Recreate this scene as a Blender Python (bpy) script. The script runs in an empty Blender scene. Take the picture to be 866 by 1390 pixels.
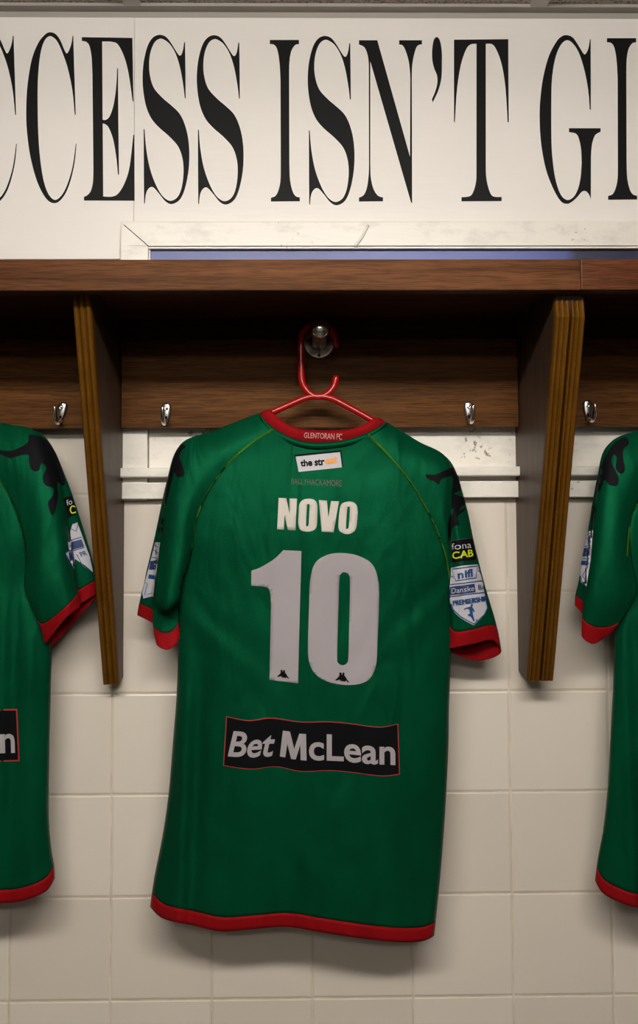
import bpy, bmesh, math, random
from mathutils import Vector, noise, Matrix
from mathutils.bvhtree import BVHTree
from mathutils.geometry import tessellate_polygon

# ------------------------------------------------------------------ camera, light, exposure
S = bpy.context.scene
COL = S.collection
FP, PX, PY = 1264.0, 433.0, 650.0            # focal length and optical centre in photo pixels
PITCH, YAW, ROLL = 0.04929, 0.01381, -0.00486
CAM = Vector((0.0, -1.4208, 1.5))
cy, sy, cp, sp = math.cos(YAW), math.sin(YAW), math.cos(PITCH), math.sin(PITCH)
FW = Vector((sy*cp, cy*cp, sp)); R0 = Vector((cy, -sy, 0)); U0 = R0.cross(FW)
RT = math.cos(ROLL)*R0 + math.sin(ROLL)*U0
UP = -math.sin(ROLL)*R0 + math.cos(ROLL)*U0
cd = bpy.data.cameras.new('camera'); cam = bpy.data.objects.new('camera', cd); COL.objects.link(cam)
m = Matrix((RT, UP, -FW)).transposed().to_4x4(); m.translation = CAM
cam.matrix_world = m
cd.sensor_fit = 'VERTICAL'; cd.sensor_height = 36.0*1390/1300; cd.sensor_width = 24.0
cd.lens = FP/1390*cd.sensor_height
cd.shift_y = -45.0/1390; cd.clip_start = 0.02
S.camera = cam
S.view_settings.view_transform = 'Standard'; S.view_settings.look = 'None'
S.view_settings.gamma = 1; S.view_settings.use_curve_mapping = False
S.view_settings.exposure = 0.0
W = bpy.data.worlds.new('world'); S.world = W; W.use_nodes = True
W.node_tree.nodes['Background'].inputs[0].default_value = (0.9, 0.95, 1, 1)
W.node_tree.nodes['Background'].inputs[1].default_value = 0.02
TUBE_POWER = 58.0

# ------------------------------------------------------------------ helpers
def ray(px, py):
    return (FW + RT*((px-PX)/FP) - UP*((py-PY)/FP)).normalized()
def P(px, py, y=0.0):                         # the point seen at that pixel on the plane at depth y
    d = ray(px, py); return CAM + d*((y-CAM.y)/d.y)
def PXP(px, py, x):                           # same on a plane of constant x
    d = ray(px, py); return CAM + d*((x-CAM.x)/d.x)
def tag(o, label=None, cat=None, group=None, kind=None):
    if label: o['label'] = label
    if cat: o['category'] = cat
    if group: o['group'] = group
    if kind: o['kind'] = kind
    return o
def empty(name, loc, label, cat, group=None):
    o = bpy.data.objects.new(name, None); o.empty_display_size = 0.05
    o.location = loc; COL.objects.link(o); return tag(o, label, cat, group)
def link(name, me, mats, parent=None, smooth=False):
    o = bpy.data.objects.new(name, me)
    for q in (mats if isinstance(mats, (list, tuple)) else [mats]): me.materials.append(q)
    if smooth:
        for p in me.polygons: p.use_smooth = True
    COL.objects.link(o)
    if parent:
        o.parent = parent
        o.matrix_parent_inverse = Matrix.Translation(-wloc(parent))
    return o
def wloc(o):
    v = o.location.copy()
    if o.parent: v = v + wloc(o.parent) + o.matrix_parent_inverse.translation
    return v
class MB:
    def __init__(s): s.v = []; s.f = []; s.m = []
    def box(s, a, b, mi=0):
        (x0, y0, z0), (x1, y1, z1) = a, b
        n = len(s.v)
        s.v += [(x, y, z) for x in (x0, x1) for y in (y0, y1) for z in (z0, z1)]
        for q in ((0,1,3,2),(4,6,7,5),(0,4,5,1),(2,3,7,6),(0,2,6,4),(1,5,7,3)):
            s.f.append([n+i for i in q]); s.m.append(mi)
    def grid(s, rows, mi=0, closed=False):
        n = len(s.v); w = len(rows[0])
        for r in rows: s.v += [tuple(p) for p in r]
        for i in range(len(rows)-1):
            for j in range(w if closed else w-1):
                k = (j+1) % w
                s.f.append([n+i*w+j, n+i*w+k, n+(i+1)*w+k, n+(i+1)*w+j]); s.m.append(mi)
    def tube(s, pts, r, seg=10, mi=0, cap=True):
        pts = [Vector(p) for p in pts]; rr = r if isinstance(r, list) else [r]*len(pts)
        rows = []; up = None
        for i, p in enumerate(pts):
            t = (pts[min(i+1, len(pts)-1)] - pts[max(i-1, 0)]).normalized()
            if up is None:
                up = Vector((0, -1, 0)) if abs(t.y) < .9 else Vector((0, 0, 1))
            up = (up - t*up.dot(t)).normalized(); sd = t.cross(up)
            rows.append([p + (up*math.cos(a)+sd*math.sin(a))*rr[i] for a in [2*math.pi*k/seg for k in range(seg)]])
        if cap:
            for e, sg in ((0, -1), (-1, 1)):
                p = pts[e]; q = pts[1] if e == 0 else pts[-2]; t = (p-q).normalized(); r0 = rr[e]
                ex = []
                for c in (0.35, 0.7, 0.95, 0.999):
                    ex.append([p + (x-p)*math.sqrt(1-c*c) + t*r0*c for x in rows[0 if e == 0 else -1]])
                # rows grow outward from the end
                if e == 0: base0 = ex
                else: base1 = ex
            rows = base0[::-1] + rows + base1
        s.grid(rows, mi, True)
    def lathe_y(s, cx, cz, prof, seg=32, mi=0):  # prof: list of (y, r)
        s.grid([[(cx+r*math.cos(a), y, cz+r*math.sin(a)) for a in [2*math.pi*k/seg for k in range(seg)]] for y, r in prof], mi, True)
    def build(s, name, mats, parent=None, smooth=False, bevel=0, seg=2):
        me = bpy.data.meshes.new(name); me.from_pydata([tuple(v) for v in s.v], [], s.f)
        for p, q in zip(me.polygons, s.m): p.material_index = q
        bm = bmesh.new(); bm.from_mesh(me)
        bmesh.ops.remove_doubles(bm, verts=bm.verts, dist=1e-6)
        bmesh.ops.recalc_face_normals(bm, faces=bm.faces)
        if bevel: bmesh.ops.bevel(bm, geom=bm.edges[:], offset=bevel, segments=seg, profile=0.7, affect='EDGES')
        bm.to_mesh(me); bm.free()
        return link(name, me, mats, parent, smooth)
def cr(a, b, c, d, t):
    return a.__class__(tuple(0.5*((2*q)+(-p+r)*t+(2*p-5*q+4*r-s_)*t*t+(-p+3*q-3*r+s_)*t**3) for p, q, r, s_ in zip(a, b, c, d)))
def spline(pts, n, closed=False):             # Catmull-Rom, n points per span
    pts = [tuple(map(float, p)) for p in pts]; k = len(pts); out = []
    for i in range(k if closed else k-1):
        g = lambda j: pts[j % k] if closed else pts[max(0, min(k-1, j))]
        for q in range(n): out.append(cr(g(i-1), g(i), g(i+1), g(i+2), q/n))
    if not closed: out.append(pts[-1])
    return out
def resample(pts, n, per=10):                 # n+1 points evenly spaced along a smooth curve
    p = spline(pts, per); L = [0]
    for a, b in zip(p, p[1:]): L.append(L[-1]+math.dist(a[:2], b[:2]) + 1e-9)
    out = []; j = 0
    for i in range(n+1):
        t = L[-1]*i/n
        while j < len(L)-2 and L[j+1] < t: j += 1
        f = (t-L[j])/(L[j+1]-L[j]); out.append(tuple(x+(y-x)*f for x, y in zip(p[j], p[j+1])))
    return out
def outline(seq, org=(0, 0), sc=1.0, n=6):     # points; a third value marks a corner; smooth between corners
    k = len(seq); cor = [i for i, p in enumerate(seq) if len(p) > 2]
    tr = lambda p: (org[0]+p[0]/sc, org[1]+p[1]/sc)
    if not cor: return spline([tr(p) for p in seq], n, True)
    out = []
    for a, c in enumerate(cor):
        e = cor[(a+1) % len(cor)]
        run = [seq[(c+i) % k] for i in range(((e-c-1) % k)+2)]
        run = [tr(p) for p in run]
        if len(run) == 2: out.append(run[0])
        else: out += spline(run, n)[:-1]
    return out
def poly(seq, org=(0, 0), sc=1.0): return [(org[0]+p[0]/sc, org[1]+p[1]/sc) for p in seq]
def tess(loops):                              # 2-D loops (outer, holes) -> flat verts, tris
    vs = [p for l in loops for p in l]
    t = tessellate_polygon([[Vector((p[0], p[1], 0)) for p in l] for l in loops])
    return vs, [list(f) for f in t]
def stroke(pts, w, closed=False):             # a band of width w along a polyline
    k = len(pts); vs = []; fs = []
    for i in range(k):
        a = pts[(i-1) % k] if closed or i else pts[i]; b = pts[(i+1) % k] if closed or i < k-1 else pts[i]
        dx, dy = b[0]-a[0], b[1]-a[1]; l = math.hypot(dx, dy) or 1
        nx, ny = -dy/l*w/2, dx/l*w/2
        vs += [(pts[i][0]+nx, pts[i][1]+ny), (pts[i][0]-nx, pts[i][1]-ny)]
    for i in range(k if closed else k-1):
        j = (i+1) % k; fs.append([2*i, 2*i+1, 2*j+1, 2*j])
    return vs, fs
_tc = {}
def text2d(s, bold=0.0, shear=0.0):           # glyph faces in a unit box (y down)
    key = (s, bold, shear)
    if key not in _tc:
        c = bpy.data.curves.new('lettering', 'FONT'); c.body = s; c.offset = bold; c.shear = shear
        c.resolution_u = 4; c.dimensions = '2D'; c.fill_mode = 'FRONT'
        o = bpy.data.objects.new('lettering', c); COL.objects.link(o)
        me = o.to_mesh()
        vs = [(v.co.x, v.co.y) for v in me.vertices]; fs = [list(p.vertices) for p in me.polygons]
        o.to_mesh_clear(); bpy.data.objects.remove(o); bpy.data.curves.remove(c)
        x0 = min(v[0] for v in vs); x1 = max(v[0] for v in vs); y0 = min(v[1] for v in vs); y1 = max(v[1] for v in vs)
        _tc[key] = ([((a-x0)/(x1-x0), 1-(b-y0)/(y1-y0)) for a, b in vs], fs)
    vs, fs = _tc[key]; return list(vs), [list(f) for f in fs]
def warp(shape, q):                           # unit box -> quad (TL, TR, BR, BL) in pixels
    vs, fs = shape; a, b, c, d = q
    return [tuple((a[i]*(1-u)+b[i]*u)*(1-v)+(d[i]*(1-u)+c[i]*u)*v for i in (0, 1)) for u, v in vs], fs
def decal(name, shapes, mats, parent, bvh=None, plane=None, cell=6.0, lift=0.0008, thick=0.0):
    """shapes: list of ((verts2d, faces), material index, layer). Printed flat shapes laid on a surface."""
    allv, allf, allm = [], [], []
    for (vs, fs), mi, layer in shapes:
        bm = bmesh.new(); bv = [bm.verts.new((a, b, 0)) for a, b in vs]
        for f in fs:
            try: bm.faces.new([bv[i] for i in f])
            except ValueError: pass
        bmesh.ops.remove_doubles(bm, verts=bm.verts, dist=1e-4)
        if bvh:
            for ax in (0, 1):
                lo = min(v.co[ax] for v in bm.verts); hi = max(v.co[ax] for v in bm.verts)
                k = math.floor(lo/cell)+1
                while k*cell < hi:
                    co = Vector((0, 0, 0)); co[ax] = k*cell; no = Vector((0, 0, 0)); no[ax] = 1
                    bmesh.ops.bisect_plane(bm, geom=bm.verts[:]+bm.edges[:]+bm.faces[:], plane_co=co, plane_no=no, dist=1e-5); k += 1
        bm.verts.index_update(); n = len(allv); bad = set()
        for v in bm.verts:
            if bvh:
                d = ray(v.co.x, v.co.y); hit = bvh.ray_cast(CAM, d)
                if hit[0] is None: bad.add(v.index); allv.append((0, 0, 0)); continue
                nn = hit[1] if hit[1].dot(d) < 0 else -hit[1]
                allv.append(hit[0]+nn*lift*(1+layer*.6))
            else: allv.append(P(v.co.x, v.co.y, plane-lift*(1+layer)))
        for f in bm.faces:
            idx = [v.index for v in f.verts]
            if any(i in bad for i in idx): continue
            allf.append([n+i for i in idx]); allm.append(mi)
        bm.free()
    me = bpy.data.meshes.new(name); me.from_pydata([tuple(v) for v in allv], [], allf)
    for p, q in zip(me.polygons, allm): p.material_index = q
    bm = bmesh.new(); bm.from_mesh(me)
    bmesh.ops.delete(bm, geom=[v for v in bm.verts if not v.link_faces], context='VERTS')
    for f in bm.faces:
        if f.normal.y > 0: f.normal_flip()
        if bvh: f.smooth = True
    bm.to_mesh(me); bm.free()
    o = link(name, me, mats, parent)
    if thick:
        md = o.modifiers.new('s', 'SOLIDIFY'); md.thickness = thick; md.offset = -1
    return o

# ------------------------------------------------------------------ materials
class NT:
    def __init__(s, name):
        s.m = bpy.data.materials.new(name); s.m.use_nodes = True; s.t = s.m.node_tree; s.b = s.t.nodes['Principled BSDF']
    def n(s, kind, **kw):
        o = s.t.nodes.new(kind)
        for k, v in kw.items():
            if k.startswith('i_'):
                o.inputs[k[2:].replace('_', ' ')].default_value = v
            else: setattr(o, k, v)
        return o
    def l(s, a, b): s.t.links.new(a, b)
    def ramp(s, src, stops):
        r = s.n('ShaderNodeValToRGB'); e = r.color_ramp.elements
        while len(e) < len(stops): e.new(0.5)
        for q, (p, c) in zip(e, stops): q.position = p; q.color = (*c, 1)
        s.l(src, r.inputs[0]); return r.outputs[0]
    def pos(s, scale=(1, 1, 1)):
        g = s.n('ShaderNodeNewGeometry'); mp = s.n('ShaderNodeMapping'); mp.inputs['Scale'].default_value = scale
        s.l(g.outputs['Position'], mp.inputs[0]); return mp.outputs[0]
    def bump(s, h, st, dist=0.001):
        b = s.n('ShaderNodeBump'); b.inputs['Strength'].default_value = st; b.inputs['Distance'].default_value = dist
        s.l(h, b.inputs['Height']); s.l(b.outputs[0], s.b.inputs['Normal']); return b
def plain(name, c, rough=0.5, metal=0, spec=0.5, coat=0):
    t = NT(name); t.b.inputs['Base Color'].default_value = (*c, 1); t.b.inputs['Roughness'].default_value = rough
    t.b.inputs['Metallic'].default_value = metal; t.b.inputs['Specular IOR Level'].default_value = spec
    if coat: t.b.inputs['Coat Weight'].default_value = coat; t.b.inputs['Coat Roughness'].default_value = 0.1
    return t.m
def wood(name, dark, light, axis, rough=0.35, pores=0.5, spec=0.5, freq=1.0):
    t = NT(name)
    sc = {'x': (2.5, 40, 40), 'z': (40, 40, 2.5)}[axis]; sc = tuple(k*freq for k in sc)
    n1 = t.n('ShaderNodeTexNoise', i_Scale=1.0, i_Detail=6.0, i_Roughness=0.6, i_Distortion=0.6); t.l(t.pos(sc), n1.inputs['Vector'])
    sc2 = {'x': (30, 700, 700), 'z': (700, 700, 30)}[axis]
    n2 = t.n('ShaderNodeTexNoise', i_Scale=1.0, i_Detail=2.0); t.l(t.pos(sc2), n2.inputs['Vector'])
    mid = tuple((a+b)/2 for a, b in zip(dark, light))
    c1 = t.ramp(n1.outputs[0], [(0.3, dark), (0.5, mid), (0.72, light)])
    mx = t.n('ShaderNodeMix', data_type='RGBA', blend_type='MULTIPLY'); mx.inputs[0].default_value = pores
    c2 = t.ramp(n2.outputs[0], [(0.38, (.25, .22, .2)), (0.55, (1, 1, 1))])
    t.l(c1, mx.inputs[6]); t.l(c2, mx.inputs[7]); t.l(mx.outputs[2], t.b.inputs['Base Color'])
    t.b.inputs['Roughness'].default_value = rough; t.b.inputs['Specular IOR Level'].default_value = spec
    t.bump(n2.outputs[0], 0.35, 0.0006); t.b.inputs['Specular Tint'].default_value = (1, .62, .38, 1)
    return t.m
def cloth(name, c, rough=0.5, sheen=0.03):
    t = NT(name)
    n = t.n('ShaderNodeTexNoise', i_Scale=14.0, i_Detail=3.0); t.l(t.pos((1.6, 1, .6)), n.inputs['Vector'])
    lo = tuple(x*.86 for x in c); hi = tuple(min(1, x*1.1) for x in c)
    t.l(t.ramp(n.outputs[0], [(0.35, lo), (0.65, hi)]), t.b.inputs['Base Color'])
    w = t.n('ShaderNodeTexNoise', i_Scale=900.0, i_Detail=1.0); t.l(t.pos(), w.inputs['Vector'])
    k = t.n('ShaderNodeTexNoise', i_Scale=9.0, i_Detail=2.0, i_Distortion=0.8); t.l(t.pos((2.2, 1, .9)), k.inputs['Vector'])
    ad = t.n('ShaderNodeMath', operation='MULTIPLY_ADD'); ad.inputs[1].default_value = 0.05
    t.l(w.outputs[0], ad.inputs[0]); t.l(k.outputs[0], ad.inputs[2])
    t.bump(ad.outputs[0], 0.6, 0.009)
    t.b.inputs['Roughness'].default_value = rough; t.b.inputs['Specular IOR Level'].default_value = 0.30; mc = max(c); t.b.inputs['Specular Tint'].default_value = (*[.04+.9*x/mc for x in c], 1)
    t.b.inputs['Sheen Weight'].default_value = sheen; t.b.inputs['Sheen Tint'].default_value = (*[min(1, x*2+.1) for x in c], 1)
    return t.m
def painted(name, c, rough=0.4, dirt=0.3, scale=9, specks=False):
    t = NT(name)
    n = t.n('ShaderNodeTexNoise', i_Scale=scale, i_Detail=8.0, i_Roughness=0.75); t.l(t.pos((1, 1, 2.0)), n.inputs['Vector'])
    t.l(t.ramp(n.outputs[0], [(0.0, tuple(x*(1-dirt) for x in c)), (0.36, tuple(x*(1-dirt*.35) for x in c)), (0.5, c)]), t.b.inputs['Base Color'])
    if specks:
        a = t.n('ShaderNodeTexNoise', i_Scale=150.0, i_Detail=3.0); t.l(t.pos(), a.inputs['Vector'])
        b = t.n('ShaderNodeTexNoise', i_Scale=7.0, i_Detail=1.0); t.l(t.pos(), b.inputs['Vector'])
        k = t.n('ShaderNodeMath', operation='MULTIPLY'); t.l(a.outputs[0], k.inputs[0]); t.l(b.outputs[0], k.inputs[1])
        mx = t.n('ShaderNodeMix', data_type='RGBA', blend_type='MULTIPLY'); mx.inputs[0].default_value = 1
        src = t.b.inputs['Base Color'].links[0].from_socket
        t.l(src, mx.inputs[6]); t.l(t.ramp(k.outputs[0], [(.37, (1, 1, 1)), (.42, (.35, .30, .24))]), mx.inputs[7]); t.l(mx.outputs[2], t.b.inputs['Base Color'])
    n2 = t.n('ShaderNodeTexNoise', i_Scale=30.0, i_Detail=4.0); t.l(t.pos((.5, 1, 3)), n2.inputs['Vector'])
    t.bump(n2.outputs[0], 0.25, 0.002); t.b.inputs['Roughness'].default_value = rough
    return t.m
TX0, TZ0, TS = -0.29384, 1.5-0.10280, 0.15     # tile grid origin and size
def tiles():
    t = NT('wall_tiles'); g = t.n('ShaderNodeNewGeometry'); sx = t.n('ShaderNodeSeparateXYZ'); t.l(g.outputs['Position'], sx.inputs[0])
    def mth(op, a, b=None, c=None):
        q = t.n('ShaderNodeMath', operation=op)
        for i, v in enumerate((a, b, c)):
            if v is None: continue
            if isinstance(v, (int, float)): q.inputs[i].default_value = v
            else: t.l(v, q.inputs[i])
        return q.outputs[0]
    ds = []; ids = []
    for out, o0 in ((sx.outputs[0], TX0), (sx.outputs[2], TZ0)):
        u = mth('DIVIDE', mth('SUBTRACT', out, o0), TS); u = mth('ADD', u, 100.0)
        fr = mth('FRACT', u); ids.append(mth('FLOOR', u))
        ds.append(mth('MULTIPLY', mth('MINIMUM', fr, mth('SUBTRACT', 1.0, fr)), TS))
    d = mth('MINIMUM', ds[0], ds[1])
    # joint mask 1.1 mm half width, tile cushion edge 3 mm
    def sstep(v, a, b):
        r = t.n('ShaderNodeMapRange', interpolation_type='SMOOTHSTEP'); r.inputs[1].default_value = a; r.inputs[2].default_value = b
        t.l(v, r.inputs[0]); return r.outputs[0]
    joint = sstep(d, 0.0005, 0.0011)
    cush = sstep(d, 0.0006, 0.0035)
    cmb = t.n('ShaderNodeCombineXYZ'); t.l(ids[0], cmb.inputs[0]); t.l(ids[1], cmb.inputs[1])
    wn = t.n('ShaderNodeTexWhiteNoise'); t.l(cmb.outputs[0], wn.inputs[0])
    tilec = t.ramp(wn.outputs[0], [(0.0, (.64, .575, .49)), (1.0, (.71, .645, .56))])
    gn = t.n('ShaderNodeTexNoise', i_Scale=25.0, i_Detail=4.0); t.l(g.outputs['Position'], gn.inputs['Vector'])
    gc = t.ramp(gn.outputs[0], [(0.35, (.50, .42, .28)), (0.65, (.72, .64, .48))])
    mx = t.n('ShaderNodeMix', data_type='RGBA'); t.l(joint, mx.inputs[0]); t.l(gc, mx.inputs[6]); t.l(tilec, mx.inputs[7])
    t.l(mx.outputs[2], t.b.inputs['Base Color'])
    sl = t.n('ShaderNodeTexNoise', i_Scale=6.0, i_Detail=1.0); t.l(g.outputs['Position'], sl.inputs['Vector'])
    hh = mth('MULTIPLY_ADD', sl.outputs[0], 0.6, cush)
    t.bump(hh, 0.7, 0.0012)
    t.b.inputs['Roughness'].default_value = 0.28
    return t.m
M_tile = tiles()
M_paint = painted('white_wall_paint', (.77, .73, .68), .55, .06, 4)
M_banner = painted('banner_vinyl', (.80, .765, .72), .42, .04, 3)
M_gloss = painted('white_gloss_paint', (.80, .765, .69), .35, .4, 14, True)
M_ink = plain('black_vinyl', (.006, .006, .006), .5, 0, .12)
M_shelf = wood('shelf_wood', (.032, .010, .004), (.140, .052, .020), 'x', .42, .55, .14)
M_shelf2 = wood('shelf_wood_red', (.048, .013, .006), (.125, .040, .017), 'x', .36, .7, .2, freq=2.2)
M_rail = wood('rail_wood', (.050, .018, .005), (.132, .053, .015), 'x', .45, .6, .15)
M_panel = wood('divider_wood', (.045, .026, .018), (.095, .058, .040), 'z', .45, .6, .25, freq=1.6)
M_trim = wood('trim_wood', (.092, .036, .003), (.124, .052, .006), 'z', .5, .18, .15)
M_chrome = plain('chrome', (.85, .83, .80), .18, 1)
M_satin = plain('satin_chrome', (.92, .90, .86), .24, 1)
M_screw = plain('screw_recess', (.03, .03, .03), .5)
M_red = cloth('red_cloth', (.205, .0045, .0065), .5)
M_green = cloth('green_cloth', (.0006, .040, .0158), .45)
M_plastic = plain('red_plastic', (.33, .004, .003), .25, 0, .5)
M_lime = cloth('lime_thread', (.045, .12, .006), .6)
M_blk = plain('black_print', (.004, .004, .005), .6, 0, .06)
M_num = plain('number_vinyl', (.325, .297, .31), .55, 0, .3)
M_name = plain('name_vinyl', (.56, .515, .46), .55, 0, .3)
M_blue = plain('badge_blue', (.003, .048, .18), .5)
M_navy = plain('badge_navy', (.012, .03, .12), .5)
M_yel = plain('badge_yellow', (.50, .56, .01), .5)
M_org = plain('label_orange', (.72, .27, .0), .5)
M_wht = plain('badge_white', (.46, .45, .48), .55)
M_grey = plain('faded_print', (.06, .045, .035), .6)
M_pink = plain('collar_print', (.40, .19, .18), .55)
M_line = cloth('dark_lining', (.02, .03, .03), .7)

# ------------------------------------------------------------------ setting
ZC = P(433, 17, 0).z                          # ceiling height
XW0, XW1, YB = -1.9, 2.1, -3.6
wx0 = P(168, 320, 0).x; wz1 = P(433, 305, 0).z; wz0 = P(433, 678, 0).z
zsplit = P(433, 430, 0).z
mb = MB()
def wq(x0, x1, z0, z1, mi): mb.box((x0, 0, z0), (x1, .10, z1), mi)
wq(XW0, XW1, 0, wz0, 0); wq(XW0, wx0, wz0, zsplit, 0); wq(XW0, wx0, zsplit, wz1, 1); wq(XW0, XW1, wz1, ZC+.02, 1)
wxe = 1.45
wq(wxe, XW1, wz0, wz1, 1)
tag(mb.build('wall_back', [M_tile, M_paint]), kind='structure')
M_wallf = painted('front_wall_paint', (.27, .255, .23), .6, .1, 2)
M_wallp = painted('side_wall_paint', (.06, .045, .035), .6, .1, 2)
for nm, a, b in (('wall_left', (XW0-.1, YB, 0), (XW0, .1, ZC+.02)), ('wall_right', (XW1, YB, 0), (XW1+.1, .1, ZC+.02)), ('wall_front', (XW0-.1, YB-.1, 0), (XW1+.1, YB, ZC+.02))):
    q = MB(); q.box(a, b); tag(q.build(nm, M_wallf if nm == 'wall_front' else M_wallp), kind='structure')
t = NT('floor_vinyl'); n = t.n('ShaderNodeTexNoise', i_Scale=60.0); t.l(t.pos(), n.inputs['Vector'])
t.l(t.ramp(n.outputs[0], [(.4, (.05, .04, .035)), (.6, (.08, .07, .06))]), t.b.inputs['Base Color']); t.b.inputs['Roughness'].default_value = .5
q = MB(); q.box((XW0-.1, YB-.1, -.05), (XW1+.1, .1, 0)); tag(q.build('floor', t.m), kind='structure')
t = NT('ceiling_tile'); n = t.n('ShaderNodeTexNoise', i_Scale=260.0, i_Detail=3.0); t.l(t.pos(), n.inputs['Vector'])
t.l(t.ramp(n.outputs[0], [(.38, (.20, .18, .15)), (.52, (.50, .46, .40))]), t.b.inputs['Base Color']); t.bump(n.outputs[0], .8, .002); t.b.inputs['Roughness'].default_value = .9
q = MB(); q.box((XW0, YB, ZC+.004), (XW1, 0, ZC+.03)); tag(q.build('ceiling', t.m), kind='structure')
M_tbar = plain('ceiling_bar_paint', (.50, .47, .43), .45)
xb1 = P(181, 3, -.01).x; xb2 = P(729, 3, -.01).x; dxb = xb2-xb1
k = 0
tb = MB()
for i in range(-2, 4):
    xx = xb1+dxb*i
    if XW0+.02 < xx < XW1-.02: tb.box((xx-.013, YB, ZC-.001), (xx+.013, -.016, ZC+.004))
for yy in (-.62, -1.22, -1.82, -2.42, -3.02): tb.box((XW0, yy-.012, ZC-.0012), (XW1, yy+.012, ZC+.0038))
tag(tb.build('trim_1', M_tbar), kind='structure')
q = MB(); q.box((XW0, -.020, ZC-.0015), (XW1, 0, ZC+.0035)); q.box((XW0, -.003, ZC-.010), (XW1, -.0005, ZC-.0015))
tag(q.build('trim_2', plain('wall_angle_paint', (.36, .33, .29), .5)), kind='structure')

# window behind the shelf
fr = MB()
def zp(py, y=0, px=433): return P(px, py, y).z
def xp(px, y=0, py=500): return P(px, py, y).x
zi = zp(334, -.012); xi_ = xp(201, -.012, 400)
fr.box((wx0-.002, -.014, wz0), (xi_, .03, zi)); fr.box((wx0-.002, -.014, zi), (wxe, .03, wz1+.001))
fr.box((wxe-.03, -.014, wz0), (wxe+.002, .03, zi))
win = fr.build('window_1', M_gloss, bevel=.002); tag(win, kind='structure')
q = MB(); q.box((xi_-.001, -.0105, zi-.0032), (wxe-.03, .003, zi+.0002)); q.box((xi_-.0005, -.0065, zp(420)), (xi_+.002, .003, zi-.003)); q.build('glazing_bead', M_gloss, win)
t = NT('window_glass'); n = t.n('ShaderNodeTexNoise', i_Scale=3.0, i_Detail=1.0); t.l(t.pos((1, 1, .2)), n.inputs['Vector'])
t.l(t.ramp(n.outputs[0], [(.40, (.012, .016, .05)), (.44, (.06, .08, .27)), (.62, (.09, .12, .38))]), t.b.inputs['Base Color']); t.b.inputs['Roughness'].default_value = .12
q = MB(); q.box((xi_, -.002, zp(420)), (wxe-.03, .0035, zi)); q.build('window_pane', t.m, win)
t.b.inputs['Roughness'].default_value = .4
q = MB(); q.box((xi_+.001, -.004, wz0), (wxe-.03, .0075, zp(430))); q.build('lower_panel', M_gloss, win, bevel=.001)
q = MB(); q.box((wx0-.004, -.030, zp(647, -.03)), (wxe+.01, .0, zp(634, -.03))); q.build('sill', M_gloss, win, bevel=.004, seg=3)
q = MB(); q.box((wx0-.001, -.0175, zp(676, -.0175)), (wxe, -.0002, zp(654, -.0175))); q.build('apron_board', M_gloss, win, bevel=.001)
a, b = P(483, 333, -.015), P(499, 307, -.015)
q = MB(); q.tube([a, a.lerp(b, .4)+Vector((.002, 0, 0)), b], .0022, 8); q.build('joint_filler', M_gloss, win, smooth=True)

q = MB(); q.tube([P(168.5, 305.5, -.0142), P(201, 333.5, -.0142)], .0007, 6); q.build('mitre_joint', M_grey, win)
# banner with lettering
ban = empty('wall_banner', P(433, 303, -.001), 'long white vinyl banner reading CCESS ISN\'T GI in tall black serif letters under the ceiling', 'banner')
for x0, x1 in ((XW0+.05, xp(182.6, 0, 160)), (xp(183.2, 0, 160), XW1-.05)):
    q = MB(); q.box((x0, -.0035, zp(304)), (x1, -.0003, zp(26))); 
    if x0 < -1: q.box((x0, -.0035, zp(352)), (wx0-.003, -.0003, zp(304)))
    q.build('banner_panel', M_banner, ban)
C_ = [(427,898,1),(410,1060),(370,1220),(320,1320),(258,1365),(190,1330),(120,1200),(65,1000),(38,800),(32,640),(42,440),(75,240),(125,110),(175,45),(215,22),(262,35),(300,85),(330,155),(352,188),(375,150),(390,95),(396,50,1),(402,50,1),(406,200),(413,420),(421,670,1),(414,670,1),(395,480),(360,310),(320,190),(280,100),(245,62),(215,52),(180,80),(150,160),(130,300),(122,480),(125,760),(138,980),(165,1170),(200,1280),(240,1332),(275,1335),(320,1290),(360,1205),(398,1070),(422,898,1)]
S_ = [(347,100,1),(354,100,1),(357,300),(359,540,1),(352,540,1),(340,440),(315,300),(280,190),(235,115),(190,80),(155,72),(115,100),(85,170),(72,260),(78,360),(110,460),(180,540),(250,600),(310,660),(350,740),(378,850),(388,980),(380,1120),(350,1260),(310,1340),(250,1372),(200,1350),(150,1290),(110,1245),(85,1238),(60,1260),(45,1300),(38,1367,1),(32,1367,1),(30,1100),(29,785,1),(36,785,1),(48,930),(75,1080),(120,1210),(170,1300),(220,1342),(260,1342),(300,1310),(328,1240),(342,1130),(335,1020),(300,920),(230,840),(150,770),(90,700),(50,610),(28,500),(20,380),(30,250),(60,130),(100,65),(150,42),(200,55),(240,100),(280,165),(308,203),(325,198),(338,160)]
E_ = [(35,60,1),(432,66,1),(436,300),(441,565,1),(434,565,1),(405,360),(370,220),(320,120),(270,96),(195,94,1),(198,708,1),(225,710),(255,680),(285,590),(305,450),(313,305,1),(319,305,1),(322,700),(327,1140,1),(319,1140,1),(305,1000),(280,860),(245,770),(215,742),(199,740,1),(203,1312,1),(270,1314),(320,1290),(370,1210),(410,1080),(440,828,1),(448,828,1),(450,1346,1),(52,1344,1),(52,1314,1),(75,1305),(105,1270),(122,1200),(126,1100,1),(118,350,1),(112,220),(95,130),(70,97),(36,90,1)]
I_ = [(36,82,1),(265,82,1),(265,115,1),(235,122),(205,170),(190,260),(188,400,1),(190,1050,1),(195,1180),(215,1270),(240,1310),(272,1320,1),(272,1350,1),(45,1352,1),(45,1322,1),(80,1308),(105,1260),(120,1180),(122,1050,1),(120,400,1),(112,260),(95,160),(70,120),(36,114,1)]
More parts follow.
